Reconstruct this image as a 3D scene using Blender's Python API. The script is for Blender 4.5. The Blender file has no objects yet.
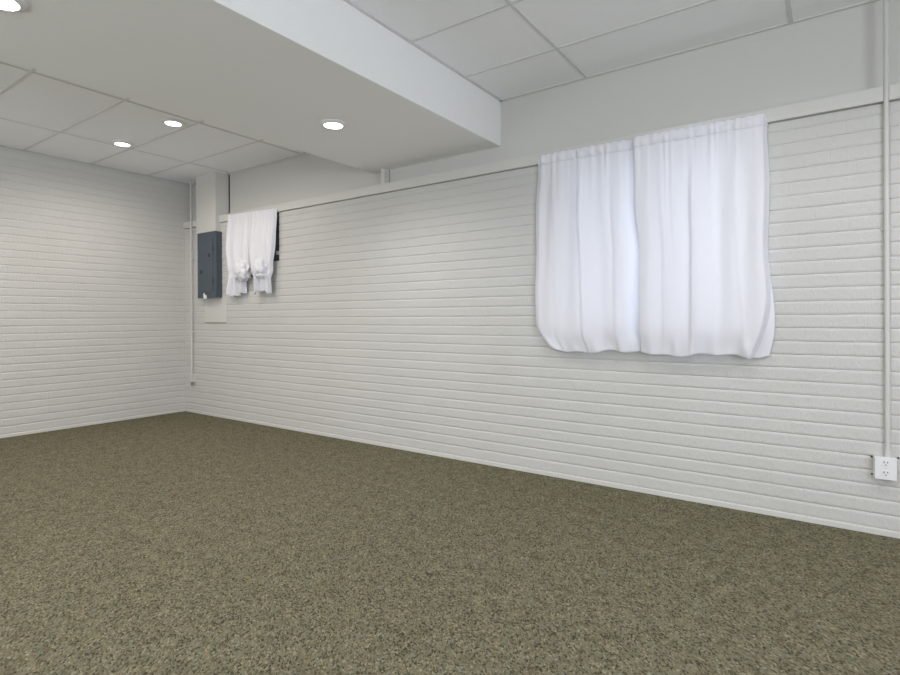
import bpy, bmesh, math, random
from mathutils import Vector, Matrix, noise
random.seed(7)
PI = math.pi
scene = bpy.context.scene
COL = scene.collection

# ------------------------------------------------------------------ camera
EYE = 1.164
yaw, roll = math.radians(35.1755), math.radians(-0.2644)
fw = Vector((-math.sin(yaw), math.cos(yaw), 0)); rt = Vector((math.cos(yaw), math.sin(yaw), 0)); up = Vector((0, 0, 1))
r2 = rt*math.cos(roll) + up*math.sin(roll); u2 = -rt*math.sin(roll) + up*math.cos(roll)
cd = bpy.data.cameras.new('camera'); cam = bpy.data.objects.new('camera', cd); COL.objects.link(cam)
M = Matrix((r2, u2, -fw)).transposed().to_4x4(); M.translation = Vector((0, 0, EYE)); cam.matrix_world = M
cd.sensor_fit = 'HORIZONTAL'; cd.sensor_width = 36; cd.lens = 543.25/900*36
cd.shift_y = -20.25/900; cd.clip_start = 0.02
scene.camera = cam

# ------------------------------------------------------------------ world, light, exposure
w = bpy.data.worlds.new('sky'); scene.world = w; w.use_nodes = True
bg = w.node_tree.nodes['Background']; bg.inputs[0].default_value = (0.80, 0.88, 1.0, 1); bg.inputs[1].default_value = 4.4
scene.view_settings.view_transform = 'Standard'; scene.view_settings.look = 'None'
scene.view_settings.exposure = 0.18; scene.view_settings.gamma = 1.0

def area(name, loc, rot, sx, sy, power, col):
    l = bpy.data.lights.new(name, 'AREA'); l.shape = 'RECTANGLE'; l.size = sx; l.size_y = sy; l.energy = power; l.color = col
    o = bpy.data.objects.new(name, l); COL.objects.link(o); o.location = loc; o.rotation_euler = rot
    return o
# unseen end-window daylight and added rear fill, both tilted up to brighten the ceiling
DAY = (0.89, 0.955, 1.0)
area('daylight_end_window', (3.05, -1.0, 1.35), (0, PI/2+.30, 0), 1.4, 3.6, 130, DAY)
area('rear_fill', (-3.2, -3.0, 1.25), (PI/2+.45, 0, 0), 5.0, 1.3, 55, DAY)
LAMP_W = 39.0
WARM = (1.0, 0.915, 0.81); NEUTRAL = (1.0, 0.98, 0.96)

# ------------------------------------------------------------------ dimensions
A, B, U = -6.660, 3.665, 3.740          # left wall, brick face of right wall, upper (recessed) wall
H, ZT, ZTT, ZS = 2.865, 2.286, 2.368, 2.510
XL, XR = -3.505, -2.138                 # soffit sides
XE, YR = 3.2, -3.25                     # unseen end and rear walls
CO, ZC = 0.0757, 0.033                   # one brick course, height of the lowest joint

# ------------------------------------------------------------------ materials
def mat(name, col, rough=.6, metal=0, spec=.3):
    m = bpy.data.materials.new(name); m.use_nodes = True
    b = m.node_tree.nodes['Principled BSDF']
    b.inputs['Base Color'].default_value = (*col, 1); b.inputs['Roughness'].default_value = rough
    b.inputs['Metallic'].default_value = metal; b.inputs['Specular IOR Level'].default_value = spec
    return m
def nd(m, t, **kw):
    n = m.node_tree.nodes.new(t)
    for k, v in kw.items():
        if k in n.inputs: n.inputs[k].default_value = v
        else: setattr(n, k, v)
    return n
def ln(m, a, b): m.node_tree.links.new(a, b)
def bumped(m, scale, strength, dist, detail=4, var=0.0):
    b = m.node_tree.nodes['Principled BSDF']
    tc = nd(m, 'ShaderNodeTexCoord'); n = nd(m, 'ShaderNodeTexNoise', Scale=scale, Detail=detail)
    bp = nd(m, 'ShaderNodeBump', Strength=strength, Distance=dist)
    ln(m, tc.outputs['Object'], n.inputs['Vector']); ln(m, n.outputs['Fac'], bp.inputs['Height']); ln(m, bp.outputs['Normal'], b.inputs['Normal'])
    if var:
        n2 = nd(m, 'ShaderNodeTexNoise', Scale=2.3, Detail=5); ln(m, tc.outputs['Object'], n2.inputs['Vector'])
        mx = nd(m, 'ShaderNodeMix', data_type='RGBA')
        c = b.inputs['Base Color'].default_value
        mx.inputs['A'].default_value = (c[0]*(1-var), c[1]*(1-var), c[2]*(1-var*1.3), 1); mx.inputs['B'].default_value = (min(1, c[0]*(1+var)), min(1, c[1]*(1+var)), min(1, c[2]*(1+var)), 1)
        ln(m, n2.outputs['Fac'], mx.inputs['Factor']); ln(m, mx.outputs['Result'], b.inputs['Base Color'])
    return m
def brick_mat(m):
    nt = m.node_tree; n = [x for x in nt.nodes if x.type == 'TEX_NOISE'][0]; tc = [x for x in nt.nodes if x.type == 'TEX_COORD'][0]
    n.inputs['Scale'].default_value = 1
    mp = nd(m, 'ShaderNodeMapping'); mp.inputs['Scale'].default_value = (120, 120, 34); ln(m, tc.outputs['Object'], mp.inputs['Vector']); ln(m, mp.outputs['Vector'], n.inputs['Vector'])
    return m
BRICK = bumped(mat('painted_brick', (.625, .617, .612), .6), 1, .75, .006, 6, .04)
BRICK = brick_mat(BRICK)
DRY = bumped(mat('painted_drywall', (.65, .64, .62), .75), 160, .12, .002)
TRIM = bumped(mat('painted_trim', (.67, .66, .64), .5), 40, .08, .002)
BEAM = bumped(mat('painted_soffit', (.91, .91, .93), .75), 160, .12, .002)
TBAR = mat('grid_bar_white', (.70, .70, .70), .5)
PIPE = bumped(mat('painted_pipe', (.65, .64, .625), .45), 60, .08, .001)
PLATE = mat('white_plastic', (.84, .84, .88), .35)
SLOT = mat('slot_dark', (.06, .06, .06), .6)
STEEL = bumped(mat('grey_enamel', (.075, .095, .122), .42, 0, .45), 90, .05, .001, 3, .06)
STEELD = mat('grey_enamel_latch', (.035, .042, .05), .45)
BRONZE = mat('dark_bronze_frame', (.035, .035, .035), .45)
DGLASS = mat('dark_window_glass', (.13, .14, .15), .12, 0, .5)
PAPER = mat('white_paper', (.85, .85, .84), .8)
RING = mat('light_trim_white', (.82, .82, .83), .4)
GREEN = mat('aged_green_cap', (.22, .27, .22), .6)
SEAM_SHADE = mat('seam_shade_paint', (.36, .34, .30), .8)

def tile_mat():
    m = mat('ceiling_tile', (.74, .745, .76), .9)
    b = m.node_tree.nodes['Principled BSDF']; tc = nd(m, 'ShaderNodeTexCoord')
    n = nd(m, 'ShaderNodeTexNoise', Scale=75, Detail=8, Roughness=.7); v = nd(m, 'ShaderNodeTexVoronoi', Scale=140)
    ln(m, tc.outputs['Object'], n.inputs['Vector']); ln(m, tc.outputs['Object'], v.inputs['Vector'])
    r = nd(m, 'ShaderNodeValToRGB'); r.color_ramp.elements[0].position = .28; r.color_ramp.elements[0].color = (.82, .825, .845, 1)
    r.color_ramp.elements[1].position = .42; r.color_ramp.elements[1].color = (.93, .935, .96, 1)
    ln(m, n.outputs['Fac'], r.inputs['Fac']); ln(m, r.outputs['Color'], b.inputs['Base Color'])
    bp = nd(m, 'ShaderNodeBump', Strength=.4, Distance=.003); ln(m, n.outputs['Fac'], bp.inputs['Height']); ln(m, bp.outputs['Normal'], b.inputs['Normal'])
    return m
TILE = tile_mat()

def carpet_mat():
    m = mat('loop_pile_carpet', (.12, .11, .08), .95, 0, .1)
    b = m.node_tree.nodes['Principled BSDF']; tc = nd(m, 'ShaderNodeTexCoord')
    wn = nd(m, 'ShaderNodeTexNoise', Scale=40, Detail=2); ln(m, tc.outputs['Object'], wn.inputs['Vector'])
    dm = nd(m, 'ShaderNodeVectorMath', operation='MULTIPLY_ADD'); ln(m, wn.outputs['Color'], dm.inputs[0]); dm.inputs[1].default_value = (.012, .012, 0)
    ln(m, tc.outputs['Object'], dm.inputs[2])
    # pile lies in one direction, so the tufts are longer along it
    vr = nd(m, 'ShaderNodeVectorRotate', rotation_type='Z_AXIS'); vr.inputs['Angle'].default_value = -.78; ln(m, dm.outputs[0], vr.inputs['Vector'])
    vm = nd(m, 'ShaderNodeVectorMath', operation='MULTIPLY'); vm.inputs[1].default_value = (1.15, .66, 1); ln(m, vr.outputs[0], vm.inputs[0])
    v = nd(m, 'ShaderNodeTexVoronoi', Scale=165, Randomness=1.0); ln(m, vm.outputs[0], v.inputs['Vector'])
    sp = nd(m, 'ShaderNodeSeparateColor'); ln(m, v.outputs['Color'], sp.inputs['Color'])
    pal = nd(m, 'ShaderNodeValToRGB'); cr = pal.color_ramp; cr.interpolation = 'CONSTANT'
    cols = [(0, (0.057, 0.056, 0.039)), (.13, (0.119, 0.107, 0.064)), (.32, (0.158, 0.144, 0.090)), (.52, (0.198, 0.177, 0.113)), (.70, (0.163, 0.163, 0.116)), (.82, (0.178, 0.140, 0.094)), (.87, (0.272, 0.244, 0.168)), (.95, (0.198, 0.205, 0.168))]
    cr.elements[0].position = 0; cr.elements[0].color = (*cols[0][1], 1); cr.elements[1].position = cols[1][0]; cr.elements[1].color = (*cols[1][1], 1)
    for p, c in cols[2:]:
        e = cr.elements.new(p); e.color = (*c, 1)
    ln(m, sp.outputs[0], pal.inputs['Fac'])
    n2 = nd(m, 'ShaderNodeTexNoise', Scale=14, Detail=5, Roughness=.65); ln(m, tc.outputs['Object'], n2.inputs['Vector'])
    mr = nd(m, 'ShaderNodeMapRange'); mr.inputs['From Min'].default_value = .3; mr.inputs['From Max'].default_value = .7; mr.inputs['To Min'].default_value = .80; mr.inputs['To Max'].default_value = 1.2
    ln(m, n2.outputs['Fac'], mr.inputs['Value'])
    mx = nd(m, 'ShaderNodeMix', data_type='RGBA', blend_type='MULTIPLY'); mx.inputs['Factor'].default_value = 1
    ln(m, pal.outputs['Color'], mx.inputs['A']); ln(m, mr.outputs['Result'], mx.inputs['B']); ln(m, mx.outputs['Result'], b.inputs['Base Color'])
    iv = nd(m, 'ShaderNodeMath', operation='SUBTRACT'); iv.inputs[0].default_value = 1; ln(m, v.outputs['Distance'], iv.inputs[1])
    bp = nd(m, 'ShaderNodeBump', Strength=.7, Distance=.005); ln(m, iv.outputs[0], bp.inputs['Height']); ln(m, bp.outputs['Normal'], b.inputs['Normal'])
    return m
CARPET = carpet_mat()

def cloth_mat(name, col, trans):
    m = mat(name, col, .8, 0, .1); nt = m.node_tree; b = nt.nodes['Principled BSDF']; out = nt.nodes['Material Output']
    tr = nd(m, 'ShaderNodeBsdfTranslucent'); tr.inputs['Color'].default_value = (*col, 1)
    mx = nd(m, 'ShaderNodeMixShader'); mx.inputs[0].default_value = trans
    ln(m, b.outputs[0], mx.inputs[1]); ln(m, tr.outputs[0], mx.inputs[2]); ln(m, mx.outputs[0], out.inputs['Surface'])
    tc = nd(m, 'ShaderNodeTexCoord'); n = nd(m, 'ShaderNodeTexNoise', Scale=26, Detail=3); ln(m, tc.outputs['Object'], n.inputs['Vector'])
    bp = nd(m, 'ShaderNodeBump', Strength=.12, Distance=.006); ln(m, n.outputs['Fac'], bp.inputs['Height']); ln(m, bp.outputs['Normal'], b.inputs['Normal'])
    return m
CLOTH = cloth_mat('white_sheer_polyester', (.905, .905, .975), .14)
CLOTH2 = cloth_mat('white_cotton_voile', (.865, .868, .935), .10)

def glow_mat(name, col, s):
    m = bpy.data.materials.new(name); m.use_nodes = True; nt = m.node_tree
    e = nt.nodes.new('ShaderNodeEmission'); e.inputs[0].default_value = (*col, 1); e.inputs[1].default_value = s
    nt.links.new(e.outputs[0], nt.nodes['Material Output'].inputs['Surface']); return m
GLOW = glow_mat('lamp_diffuser_glow', (1, .97, .92), 9)

def glass_mat():
    m = bpy.data.materials.new('window_glass'); m.use_nodes = True; nt = m.node_tree
    g = nt.nodes.new('ShaderNodeBsdfTransparent'); g.inputs[0].default_value = (.93, .96, .97, 1)
    gl = nt.nodes.new('ShaderNodeBsdfGlossy'); gl.inputs['Roughness'].default_value = .02
    mx = nt.nodes.new('ShaderNodeMixShader'); mx.inputs[0].default_value = .08
    nt.links.new(g.outputs[0], mx.inputs[1]); nt.links.new(gl.outputs[0], mx.inputs[2]); nt.links.new(mx.outputs[0], nt.nodes['Material Output'].inputs['Surface'])
    return m
GLASS = glass_mat()

# ------------------------------------------------------------------ helpers
def box(bm, x0, x1, y0, y1, z0, z1, bev=0, mi=0, seg=2):
    r = bmesh.ops.create_cube(bm, size=1); vs = r['verts']
    for v in vs: v.co = Vector(((x0+x1)/2 + v.co.x*(x1-x0), (y0+y1)/2 + v.co.y*(y1-y0), (z0+z1)/2 + v.co.z*(z1-z0)))
    fs = set(f for v in vs for f in v.link_faces)
    for f in fs: f.material_index = mi
    if bev:
        es = list(set(e for v in vs for e in v.link_edges))
        bmesh.ops.bevel(bm, geom=es, offset=bev, segments=seg, affect='EDGES', profile=.6)
def tube(bm, pts, r, n=16, cap=True):
    rings = []
    for i, p in enumerate(pts):
        p = Vector(p); a = Vector(pts[max(0, i-1)]); c = Vector(pts[min(len(pts)-1, i+1)]); d = (c-a).normalized()
        ref = Vector((1, 0, 0)) if abs(d.x) < .8 else Vector((0, 1, 0))
        s = d.cross(ref).normalized(); t = d.cross(s).normalized()
        rr = r[i] if isinstance(r, (list, tuple)) else r
        rings.append([bm.verts.new(p + (s*math.cos(2*PI*k/n) + t*math.sin(2*PI*k/n))*rr) for k in range(n)])
    for a, b in zip(rings, rings[1:]):
        for k in range(n): bm.faces.new((a[k], a[(k+1) % n], b[(k+1) % n], b[k]))
    if cap: bm.faces.new(rings[0][::-1]); bm.faces.new(rings[-1])
def lathe(bm, prof, n=48, c=(0, 0, 0), closed=False):
    rings = []
    for r, z in prof:
        rings.append([bm.verts.new((c[0]+r*math.cos(2*PI*k/n), c[1]+r*math.sin(2*PI*k/n), c[2]+z)) for k in range(n)] if r > 1e-6 else [bm.verts.new((c[0], c[1], c[2]+z))])
    for a, b in zip(rings, rings[1:]):
        for k in range(n):
            k2 = (k+1) % n
            if len(a) == 1: bm.faces.new((a[0], b[k], b[k2]))
            elif len(b) == 1: bm.faces.new((a[k], a[k2], b[0]))
            else: bm.faces.new((a[k], a[k2], b[k2], b[k]))
def build(name, bm, mats, parent=None, smooth=False, angle=None):
    bmesh.ops.recalc_face_normals(bm, faces=bm.faces[:])
    me = bpy.data.meshes.new(name); bm.to_mesh(me); bm.free()
    for m in (mats if isinstance(mats, (list, tuple)) else [mats]): me.materials.append(m)
    if smooth:
        for p in me.polygons: p.use_smooth = True
        if angle: 
            me.set_sharp_from_angle(angle=math.radians(angle))
    o = bpy.data.objects.new(name, me); COL.objects.link(o)
    if parent: 
        o.parent = parent; o.matrix_parent_inverse = Matrix.Translation(-parent.location)
    return o
def struct(name, bm, mats, parent=None, **k):
    o = build(name, bm, mats, parent, **k); o['kind'] = 'structure'; return o
def tag(o, label, cat, group=None):
    o['label'] = label; o['category'] = cat
    if group: o['group'] = group
    return o
def thing(name, label, cat, loc, group=None):
    o = bpy.data.objects.new(name, None); o.empty_display_size = .05; COL.objects.link(o); o.location = loc
    return tag(o, label, cat, group)
BMN = bmesh.new

# ------------------------------------------------------------------ the setting
bm = BMN(); box(bm, A-.1, XE+.1, YR-.1, B+.2, -.1, 0); struct('floor', bm, CARPET)

def brick_wall(name, to3, u0, u1, zmax, blen, openings, thick):
    """courses of rough painted bricks; to3(u, z, depth) with depth measured from the face into the wall"""
    bm = BMN(); n = math.ceil((zmax-ZC)/CO - 1e-6) + 1; rnd = random.Random(name)
    for c in range(n):
        z0, z1 = max(0, ZC+(c-1)*CO), min(ZC+c*CO, zmax)
        if z1 - z0 < .026: continue
        cols = []                                   # (u, depth)
        u = u0 - (blen*.5 if c % 2 else 0) - rnd.random()*.02
        marks = {u0, u1}
        for o in openings: marks |= {o[0], o[1]}
        while u < u1:
            L = blen*(1 + rnd.uniform(-.05, .05)); d = rnd.uniform(-.0007, .0007); tl = rnd.uniform(-.0012, .0012)
            for k, t in enumerate((0, .025, .25, .5, .75, .975)):
                uu = u + L*t
                if u0 < uu < u1 and all(abs(uu-mm) > .012 for mm in marks): cols.append((uu, .0007 if k == 0 else d + tl*(t-.5)))
            u += L
        cols += [(mm, 0.0) for mm in marks]; cols.sort()
        ring = []
        for uu, d in cols:
            w1, w2 = rnd.uniform(-.0012, .0012), rnd.uniform(-.0012, .0012)
            ring.append([bm.verts.new(to3(uu, z, dd)) for z, dd in ((z0, .0054), (z0+.0045+w1, .0020+d), (z0+.013+w1, d), (z1-.013+w2, d), (z1-.0055+w2, .0020+d), (z1, .0054))])
        for (ua, a), (ub, b) in zip(zip([q[0] for q in cols], ring), zip([q[0] for q in cols][1:], ring[1:])):
            mid, mz = (ua+ub)/2, (z0+z1)/2
            if any(o[0] < mid < o[1] and o[2] < mz < o[3] for o in openings): continue
            for k in range(5): bm.faces.new((a[k], b[k], b[k+1], a[k+1]))
    # solid backing, split round the openings
    xs = sorted({u0, u1} | {v for o in openings for v in o[:2]}); zs = sorted({0, zmax} | {v for o in openings for v in o[2:]})
    for i in range(len(xs)-1):
        for j in range(len(zs)-1):
            mu, mz = (xs[i]+xs[i+1])/2, (zs[j]+zs[j+1])/2
            if any(o[0] < mu < o[1] and o[2] < mz < o[3] for o in openings): continue
            p, q = to3(xs[i], zs[j], .0053), to3(xs[i+1], zs[j+1], thick)
            box(bm, min(p[0], q[0]), max(p[0], q[0]), min(p[1], q[1]), max(p[1], q[1]), p[2], q[2])
    me = bpy.data.meshes.new(name); bm.normal_update(); bm.to_mesh(me); bm.free(); me.materials.append(BRICK)
    o = bpy.data.objects.new(name, me); COL.objects.link(o); o['kind'] = 'structure'
    return o
W1 = (-1.56, -0.48, ZC+14*CO, ZC+29*CO)       # window behind the large curtains
W2 = (-5.60, -4.794, ZC+23*CO, ZT)      # small dark window behind the tied curtains
brick_wall('wall_right', lambda u, z, d: (u, B+d, z), A, XE, ZT, .232, [W1, W2], .13)
brick_wall('wall_left', lambda u, z, d: (A-d, u, z), YR, U+.05, H, .232, [], .13)
bm = BMN(); box(bm, A-.1, -5.868, U+.03, U+.12, ZT-.004, H+.05); box(bm, -5.846, -3.30, U+.03, U+.12, ZT-.004, H+.05); box(bm, -3.30, XE, U, U+.12, ZT-.004, H+.05); box(bm, A-.1, XE, U+.118, U+.2, ZT-.004, H+.05); struct('wall_right_upper', bm, DRY)
bm = BMN(); box(bm, A-.13, XE+.13, YR-.12, YR, 0, H+.05); struct('wall_rear', bm, DRY)
bm = BMN(); box(bm, XE, XE+.12, YR, B+.2, 0, H+.05); struct('wall_end', bm, DRY)

# suspended ceiling: tiles above, white grid bars below
bm = BMN(); box(bm, A-.1, XE+.1, YR-.1, U+.1, H+.004, H+.06, mi=0)
gy = [3.213 - .605*k for k in range(-0, 11)]; gx = [-5.748 + 1.22*k for k in range(0, 8)]
GX = [-6.92+.005, -5.748, -4.505, -2.85, -1.425, -0.19, 1.03, 2.25]
for y in gy: box(bm, A, XE, y-.009, y+.009, H-.001, H+.006, mi=1)
for x in GX[1:]: box(bm, x-.009, x+.009, YR, U, H-.0015, H+.006, mi=1)
for x0, x1 in ((A, A+.022), (XE-.022, XE)): box(bm, x0, x1, YR, U, H-.002, H+.006, mi=1)
box(bm, A, XE, U-.022, U, H-.002, H+.006, mi=1); box(bm, XR, XR+.022, YR, U, H-.002, H+.006, mi=1); box(bm, XL-.022, XL, YR, U, H-.002, H+.006, mi=1)
struct('ceiling', bm, [TILE, TBAR])
bm = BMN(); box(bm, XL, XR, YR-.02, U+.01, ZS, H+.03, .004); struct('ceiling_beam', bm, BEAM)

# ledge trim along the top of the brick, broken where the conduit passes
def trim(name, x0, x1, y0, y1, z0, z1):
    bm = BMN(); box(bm, x0, x1, y0, y1, z0, z1, .003); return struct(name, bm, TRIM)
trim('trim_1', A, 0.2215, B-.020, U+.03, ZT+.003, ZTT)
trim('trim_2', 0.2445, XE, B-.020, U, ZT+.003, ZTT)
trim('trim_3', -3.350, -3.305, B+.004, U, ZTT, ZS)
trim('baseboard_right', A, XE, B-.010, B+.004, 0, .030)
trim('baseboard_left', A-.004, A+.010, YR, B-.010, 0, .030)

# boxed column in the corner above the breaker panel, and the smooth patch under it
bm = BMN(); box(bm, -6.277, -5.868, 3.597, U+.10, 2.178, H+.004, .003); struct('column', bm, TRIM)

# windows
def window(name, o, fr, gl, y0, y1, fw_, light_block_post):
    x0, x1, z0, z1 = o; bm = BMN()
    box(bm, x0, x1, y0, y1, z0, z0+fw_, .003); box(bm, x0, x1, y0, y1, z1-fw_, z1, .003)
    box(bm, x0, x0+fw_, y0, y1, z0+fw_, z1-fw_, .003); box(bm, x1-fw_, x1, y0, y1, z0+fw_, z1-fw_, .003)
    if light_block_post: xm = (x0+x1)/2; box(bm, xm-.085, xm+.085, y0, y1, z0+fw_, z1-fw_, .003)  # hidden centre post, made wide to block light behind the curtain seam
    f = struct(name, bm, fr)
    bm = BMN(); ym = (y0+y1)/2; box(bm, x0+fw_-.005, x1-fw_+.005, ym-.003, ym+.003, z0+fw_-.005, z1-fw_+.005)
    p = struct('window_pane', bm, gl, f); return f
window('window_1', W1, RING, GLASS, B+.055, B+.11, .045, True)
w2 = window('window_2', W2, BRONZE, DGLASS, B+.012, B+.06, .012, False)

# ------------------------------------------------------------------ cloth
def sheet(name, f, nu, nv, m, parent, u0=0, u1=1, v0=0, v1=1, th=.0016, sub=1):
    bm = BMN()
    g = [[bm.verts.new(f(u0+(u1-u0)*i/nu, v0+(v1-v0)*j/nv)) for i in range(nu+1)] for j in range(nv+1)]
    for j in range(nv):
        for i in range(nu): bm.faces.new((g[j][i], g[j+1][i], g[j+1][i+1], g[j][i+1]))
    o = build(name, bm, m, parent, smooth=True)
    s = o.modifiers.new('thickness', 'SOLIDIFY'); s.thickness = th; s.offset = 0
    return o
def sm(a, b, x):
    t = max(0, min(1, (x-a)/(b-a))); return t*t*(3-2*t)

class Folds:
    def __init__(s, seed, n, wmin, wmax):
        r = random.Random(seed); s.f = []
        for k in range(n):
            s.f.append(((k+.5+r.uniform(-.35, .35))/n, r.uniform(wmin, wmax), r.uniform(.55, 1.0), r.uniform(-.035, .035), r.uniform(.0, .25)))
        s.g = [((k+.5+r.uniform(-.3, .3))/(n*3), r.uniform(.25, .5)/(n*3), r.uniform(.3, 1), r.uniform(.05, .28)) for k in range(n*3)]
    def __call__(s, u, v):
        y = 0
        for c, w, a, d, st in s.f:
            x = (u - c - d*v)/(w*(.75+.5*v)); y += a*math.exp(-x*x)*sm(st*.5-.12, st+.25, v)
        return y
    def gather(s, u, v):
        return sum(a*math.exp(-((u-c)/w)**2)*math.exp(-(v/l)**1.5) for c, w, a, l in s.g)

def big_curtain(label, seed, xl, xr, front, lean_l, lean_r, group, ztl, ztr, zb, crease, steps):
    t = thing('curtain', label, 'curtain', ((xl(0)+xr(0))/2, B-.06, ztl), group)
    F = Folds(seed, 7, .045, .085); rr = random.Random(seed+5); ph = [rr.uniform(0, 6.28) for _ in range(6)]
    def f(u, v):
        L, R = xl(v), xr(v); x = L + (R-L)*u
        zt = ztl + (ztr-ztl)*u
        hem = .010*math.sin(9*u+ph[0]) + .007*math.sin(23*u+ph[1])
        zlow = zb + hem + .048*sm(.08, 0, u)*lean_l + .02*sm(.90, 1, u)*lean_r
        # v past vt runs under the billowed bottom and back up to the wall
        vt = .955
        if v <= vt: z = zt + (zlow-zt)*(1-(1-v/vt)**1.0); curl = 0
        else: curl = (v-vt)/(1-vt); z = zlow + .028*curl*curl
        base = .036 + .038*sm(.12, .85, v)
        base -= .030*sm(.80, vt, v)**2 + .028*curl
        edge = sm(0, .05, u)*sm(0, .05, 1-u)
        y = base + front + ((.016 if not crease else .013)*F(u, v)*(1-.75*sm(.93, 1, v))) + .011*F.gather(u, v)*(.35+.65*sm(0, .03, v))
        y += .0045*math.sin(31*u + 3*v + ph[2])*sm(.05, .3, v) + .004*noise.noise(Vector((u*5+seed, v*3.2, seed)))*sm(.02, .2, v)
        # puckers along the gathered hem
        pk = sm(.84, .97, v)
        y += pk*(.007*math.sin(26*u+ph[3]+1.4*math.sin(9*v)) + .003*math.sin(61*u+ph[4]))*(1-curl*.7)
        y *= (.55 + .45*sm(0, .05, u))*(1-.40*sm(.78, .90, u)) if not crease else 1
        for us, dr, hh, ww in steps:                 # long soft pleats, one lip over the next
            q = u - us - dr*v; y += hh*sm(.02, .3, v)*sm(-.012, .026, q)*(1-sm(.03, ww, q))*(1-.6*sm(.93, 1, v))
        for u0, a0 in ((.09, .016), (.86, .014)) if not crease else ((.30, .010), (.83, .020)):   # rolled lobes of the hem
            y += a0*math.exp(-((u-u0)/.035)**2 - ((v-.925)/.035)**2)
        if crease:                                   # the side return: folds back to the wall past a crease
            uc = .968 - .115*sm(.60, 1, v)**1.6
            if u > uc: y = y*(1 - .80*sm(uc, uc+.03, u)); z += .004
        ew = (1-sm(0, .12, u)) if not crease else sm(.88, 1, u)
        x += .005*math.sin(13*v+ph[5])*ew*sm(0, .1, v)
        return (x, B - max(.010, y), z)
    sheet('fabric_panel', f, 220, 110, CLOTH, t, v0=.045)
    # rod pocket with a stitched ruffle
    def g(u, v):
        x, y, z = f(u, v*.045/1); z += .0
        k = math.sin(PI*min(1, max(0, (v-.12)/.88)))
        return (x, y - .0035*k + .003*math.sin(70*u)*k, z + .003*math.sin(90*u+seed)*(1-v))
    sheet('rod_pocket', g, 260, 14, CLOTH, t)
    return t
lerp = lambda pts: (lambda v: next((a[1]+(b[1]-a[1])*sm(a[0], b[0], v) for a, b in zip(pts, pts[1:]) if v <= b[0]), pts[-1][1]))
big_curtain('wide white gathered curtain, left panel of the pair over the large window', 3,
    lerp([(0, -1.770), (.45, -1.783), (.86, -1.778), (1, -1.695)]), lerp([(0, -1.005), (.25, -.995), (.55, -.960), (1, -.955)]), 0, 1.0, .0, 'pair of white curtains over the large window', 2.342, 2.337, .922, False, [(.17, .03, .010, .16), (.40, .05, .016, .22), (.70, .02, .009, .16)])
big_curtain('wide white gathered curtain, right panel of the pair, nearest the pipe and outlet', 11,
    lerp([(0, -1.060), (.25, -1.055), (.55, -1.020), (1, -1.015)]), lerp([(0, -.304), (.5, -.303), (.85, -.278), (1, -.306)]), .020, .0, .3, 'pair of white curtains over the large window', 2.337, 2.330, .922, True, [(.21, -.03, .006, .14), (.455, -.06, .017, .24), (.74, .05, .007, .14)])

def blob(bm, c, r, seed, amp=.22, fr=9, sq=(1, 1, 1)):
    s = bmesh.ops.create_icosphere(bm, subdivisions=4, radius=1)
    for v in s['verts']:
        n = v.co.normalized(); d = 1 + amp*noise.noise(n*2.2 + Vector((seed, 0, 0))) - amp*.9*abs(noise.noise(n*3.4 + Vector((0, seed, 1)))) + .025*noise.noise(n*fr)
        v.co = Vector((c[0]+n.x*r*d*sq[0], c[1]+n.y*r*d*sq[1], c[2]+n.z*r*d*sq[2]))
def tied_curtain(label, seed, x0, x1, xk, zk, t0, t1, zend, zt0, zt1, group):
    t = thing('tied_curtain', label, 'curtain', ((x0+x1)/2, B-.05, zt0), group)
    F = Folds(seed, 5, .06, .11); rr = random.Random(seed); p = [rr.uniform(0, 6.28) for _ in range(4)]
    def f(u, v):
        zt = zt0 + (zt1-zt0)*u; vb = min(v, 1); tl = max(0, v-1)/.4      # body, then the loose tail below the knot
        pin = sm(.55, 1, vb)*.17
        x = x0 + (x1-x0)*u; x = x + (xk-x)*pin
        x += (t0 + (t1-t0)*u - x)*sm(0, .45, tl)
        y = .036 + .02*sm(.1, .7, vb) + .022*F(u, vb)*(1-.5*tl) + .009*F.gather(u, v) + .02*sm(.7, 1, vb)*math.sin(24*u+p[0])*.5 + .004*math.sin(40*u+p[1])
        y += sm(.02, .5, tl)*(.016*math.sin(17*u+p[1]+2*tl) + .008*math.sin(41*u+p[2]) + .012*noise.noise(Vector((u*5, tl*4, seed)))) - .012*math.exp(-((v-1.0)/.06)**2)
        y = y*(.6 + .4*sm(0, .06, u))*(1-.5*sm(.88, .95, u)) if seed == 21 else y*(.6+.4*sm(0, .06, 1-u)) + .008
        z = zt + (zk-zt)*vb + .008*math.sin(PI*u*2+p[2])*sm(.6, 1, vb)*(1-tl)
        z += (zend + .018*math.sin(5*u+p[3]) + .010*math.sin(17*u+p[0]) - zk)*tl
        return (x, B-max(.012, y), z)
    sheet('fabric_panel', f, 110, 90, CLOTH2, t, v1=1.4)
    bm = BMN(); r = .112
    blob(bm, (xk, B-.078, zk+.005), r, seed, .30, 9, (1.12, .50, 1.0))
    blob(bm, (xk+.035, B-.065, zk-.055), r*.62, seed+3, .30, 9, (1.2, .8, .7))
    blob(bm, (xk-.045, B-.062, zk+.045), r*.6, seed+7, .30, 9, (1.2, .8, .7))
    build('knot', bm, CLOTH2, t, smooth=True)
    return t
TG = 'pair of tied curtains over the small window'
tied_curtain('small white curtain knotted at the bottom, nearer the grey breaker panel', 21, -5.685, -5.195, -5.345, 1.68, -5.635, -5.325, 1.430, 2.347, 2.334, TG)
tied_curtain('small white curtain knotted at the bottom, beside the dark window edge', 34, -5.232, -4.788, -5.025, 1.685, -5.135, -4.850, 1.435, 2.334, 2.320, TG)

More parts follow.
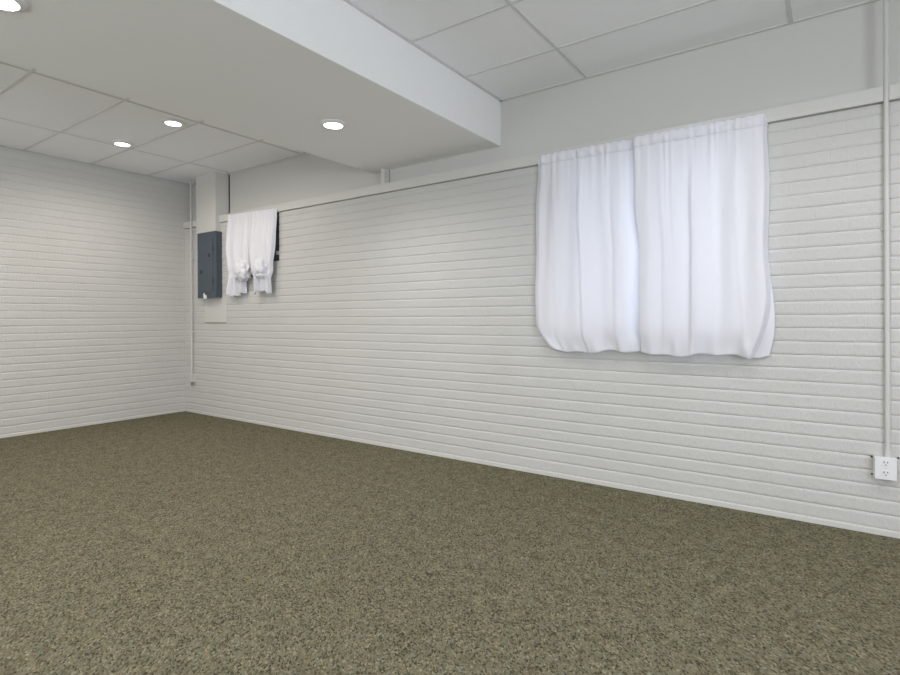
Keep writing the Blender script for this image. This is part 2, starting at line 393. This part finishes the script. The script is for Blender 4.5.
# ------------------------------------------------------------------ breaker panel
t = thing('breaker_panel', 'dark grey metal breaker panel on the corner wall under the boxed column', 'electrical panel', (-6.035, B, 1.41))
bm = BMN(); box(bm, -6.232, -5.845, 3.598, B+.006, 1.408, 2.178, .004); build('enclosure', bm, STEEL, t)
bm = BMN(); box(bm, -6.236, -5.841, 3.588, 3.599, 1.404, 2.182, .003); build('front_cover', bm, STEEL, t)
bm = BMN(); box(bm, -6.185, -5.905, 3.582, 3.589, 1.475, 2.105, .003); d = build('door', bm, STEEL, t)
bm = BMN(); box(bm, -6.165, -6.135, 3.574, 3.583, 1.690, 1.735, .003); build('latch', bm, STEELD, d)
for z in (1.60, 1.98):
    bm = BMN(); tube(bm, [(-5.902, 3.583, z-.03), (-5.902, 3.583, z+.03)], .005, 10); build('hinge', bm, STEELD, d)
bm = BMN(); box(bm, -6.000, -5.955, 3.5805, 3.583, 1.885, 1.925); build('rating_label', bm, STEELD, d)
for x, z in ((-6.215, 1.43), (-6.215, 2.155), (-5.862, 1.43), (-5.862, 2.155)):
    bm = BMN(); tube(bm, [(x, 3.590, z), (x, 3.584, z)], .006, 10); build('screw', bm, STEELD, t)
bm = BMN()
pts = [(-6.09, 1.40), (-6.095, 1.452), (-6.075, 1.470), (-6.055, 1.436), (-6.028, 1.440), (-6.020, 1.400), (-6.045, 1.392)]
a = [bm.verts.new((x, 3.578 - .003*(i % 2), z)) for i, (x, z) in enumerate(pts)]; b_ = [bm.verts.new((v.co.x, v.co.y+.002, v.co.z)) for v in a]
bm.faces.new(a); bm.faces.new(b_[::-1])
for i in range(len(a)): j = (i+1) % len(a); bm.faces.new((a[i], b_[i], b_[j], a[j]))
tag(build('paper_tag', bm, PAPER, None), 'torn scrap of white paper stuck to the lower edge of the grey breaker panel', 'paper')
# smooth patch below the panel; grey strip paints in the seam's shade
t = thing('wall_patch', 'smooth painted filler board with a painted shade line at its lower edge, below the breaker panel', 'patch board', (-5.98, B, 1.11))
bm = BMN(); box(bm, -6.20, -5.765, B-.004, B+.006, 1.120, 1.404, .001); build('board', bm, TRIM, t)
bm = BMN(); box(bm, -6.20, -5.765, B-.006, B+.006, 1.107, 1.1195, .001); o = build('seam_shade_strip', bm, SEAM_SHADE, t); o['label'] = 'painted shade line of the lower seam'

# ------------------------------------------------------------------ conduits and outlet
t = thing('conduit', 'white painted metal conduit running from the ceiling down to the outlet', 'conduit', (.233, B-.013, .42))
bm = BMN(); tube(bm, [(.233, B-.0135, .425), (.233, B-.0135, H)], .0115, 20); build('pipe', bm, PIPE, t, smooth=True, angle=40)
bm = BMN(); tube(bm, [(.233, B-.0135, .420), (.233, B-.0135, .452)], .0145, 20); build('connector', bm, PIPE, t, smooth=True, angle=40)
for z in (1.62,):
    bm = BMN(); box(bm, .210, .256, B-.003, B+.002, z-.009, z+.009, .001)
    tube(bm, [(.233, B-.0135, z-.008), (.233, B-.0135, z+.008)], .0130, 20); build('strap', bm, PIPE, t, smooth=True, angle=40)

t = thing('electrical_outlet', 'white square duplex electrical outlet box low on the brick wall', 'outlet', (.228, B, .29))
bm = BMN(); box(bm, .172, .262, B-.040, B+.005, .308, .421, .004); build('box', bm, PIPE, t)
bm = BMN(); box(bm, .177, .268, B-.047, B-.0395, .306, .424, .003); build('cover_plate', bm, PLATE, t)
for z in (.392, .339):
    bm = BMN()
    tube(bm, [((.2225), B-.0465, z), ((.2225), B-.0495, z)], .0185, 28); r = build('receptacle', bm, PLATE, t)
    for dx, hh in ((-.0075, .011), (.0075, .009)):
        bm = BMN(); box(bm, (.2225)+dx-.0016, (.2225)+dx+.0016, B-.0502, B-.0490, z+.003-hh/2+.003, z+.003+hh/2+.003); build('slot', bm, SLOT, r)
    bm = BMN(); tube(bm, [((.2225), B-.0490, z-.008), ((.2225), B-.0502, z-.008)], .0030, 12); build('ground_hole', bm, SLOT, r)
bm = BMN(); tube(bm, [((.2225), B-.0470, .3655), ((.2225), B-.0485, .3655)], .0035, 12); build('screw', bm, PIPE, t)
for x, z in ((.166, .410), (.167, .318), (.276, .418)):
    bm = BMN(); tube(bm, [(x, B-.004, z), (x, B+.005, z)], .0048, 12); build('mounting_hole', bm, SLOT, t)

t = thing('conduit', 'thin white conduit in the left corner beside the breaker panel, ending low', 'conduit', (-6.445, B-.03, .36))
bm = BMN(); tube(bm, [(-6.452, B-.034, .40), (-6.452, B-.034, H)], .0105, 16); build('pipe', bm, PIPE, t, smooth=True, angle=40)
bm = BMN(); box(bm, -6.474, -6.424, B-.050, B+.005, .385, .475, .004); build('junction_box', bm, PIPE, t)
bm = BMN(); tube(bm, [(-6.446, B-.034, .335), (-6.446, B-.034, .386)], [.013, .016], 14); o = build('end_cap', bm, GREEN, t); o['label'] = 'tarnished greenish end cap'
for z in (1.0, 1.9):
    bm = BMN(); box(bm, -6.478, -6.428, B-.034, B+.005, z-.009, z+.009, .002); build('strap', bm, PIPE, t)

# small white latch on the dark window
bm = BMN(); box(bm, -4.842, -4.806, B-.004, B+.030, 1.838, 1.876, .004)
lt = build('window_latch', bm, PLATE, w2); lt['label'] = 'white latch'

# ------------------------------------------------------------------ recessed lights
def downlight(label, x, y, z, col, power, group, cone=156):
    t = thing('recessed_light', label, 'ceiling light', (x, y, z), group)
    bm = BMN(); lathe(bm, [(.066, .004), (.093, .004), (.093, -.004), (.086, -.009), (.070, -.016), (.065, -.0165), (.063, -.013), (.063, .004)], 56, (x, y, z))
    build('trim_ring', bm, RING, t, smooth=True, angle=50)
    bm = BMN(); lathe(bm, [(0, -.0155), (.04, -.0152), (.0635, -.0138)], 48, (x, y, z)); build('lens', bm, GLOW, t, smooth=True)
    l = bpy.data.lights.new('lamp', 'SPOT'); l.energy = power; l.color = col; l.spot_size = math.radians(cone); l.spot_blend = .7; l.shadow_soft_size = .06
    o = bpy.data.objects.new('lamp', l); COL.objects.link(o); o.parent = t; o.location = (0, 0, -.03)
    return t
G1, G2 = 'recessed lights in the tile ceiling', 'recessed lights in the dropped beam'
downlight('round recessed light in the tile ceiling, closer to the dropped beam', -4.662, 2.468, H, WARM, LAMP_W*.9, G1, 176)
downlight('round recessed light in the tile ceiling, closer to the left wall', -5.615, 2.475, H, WARM, LAMP_W*.9, G1, 176)
downlight('round recessed light in the dropped beam, nearer the brick wall with curtains', -2.826, 2.616, ZS, NEUTRAL, LAMP_W, G2)
downlight('round recessed light in the dropped beam at the top left corner of the photo', -2.850, .780, ZS, NEUTRAL, LAMP_W, G2)
# the same rows carried on over the part of the room behind the photographer
def unseen(x, y, z, col, power):
    l = bpy.data.lights.new('room_lamp', 'SPOT'); l.energy = power; l.color = col; l.spot_size = math.radians(158); l.spot_blend = .7; l.shadow_soft_size = .06
    if col == WARM: l.spot_size = math.radians(172)
    o = bpy.data.objects.new('room_lamp', l); COL.objects.link(o); o.location = (x, y, z-.03)
for x, y, z, c in ((-4.662, .55, H, WARM), (-5.615, .55, H, WARM), (-4.662, -1.4, H, WARM), (-2.83, -.96, ZS, NEUTRAL),
                   (-.40, 2.36, H, NEUTRAL), (1.15, 2.36, H, NEUTRAL), (-.40, .5, H, NEUTRAL), (1.15, .5, H, NEUTRAL), (-.40, -1.4, H, NEUTRAL), (2.5, 2.36, H, NEUTRAL)):
    unseen(x, y, z, c, LAMP_W*(.8 if x > -2 else 1))
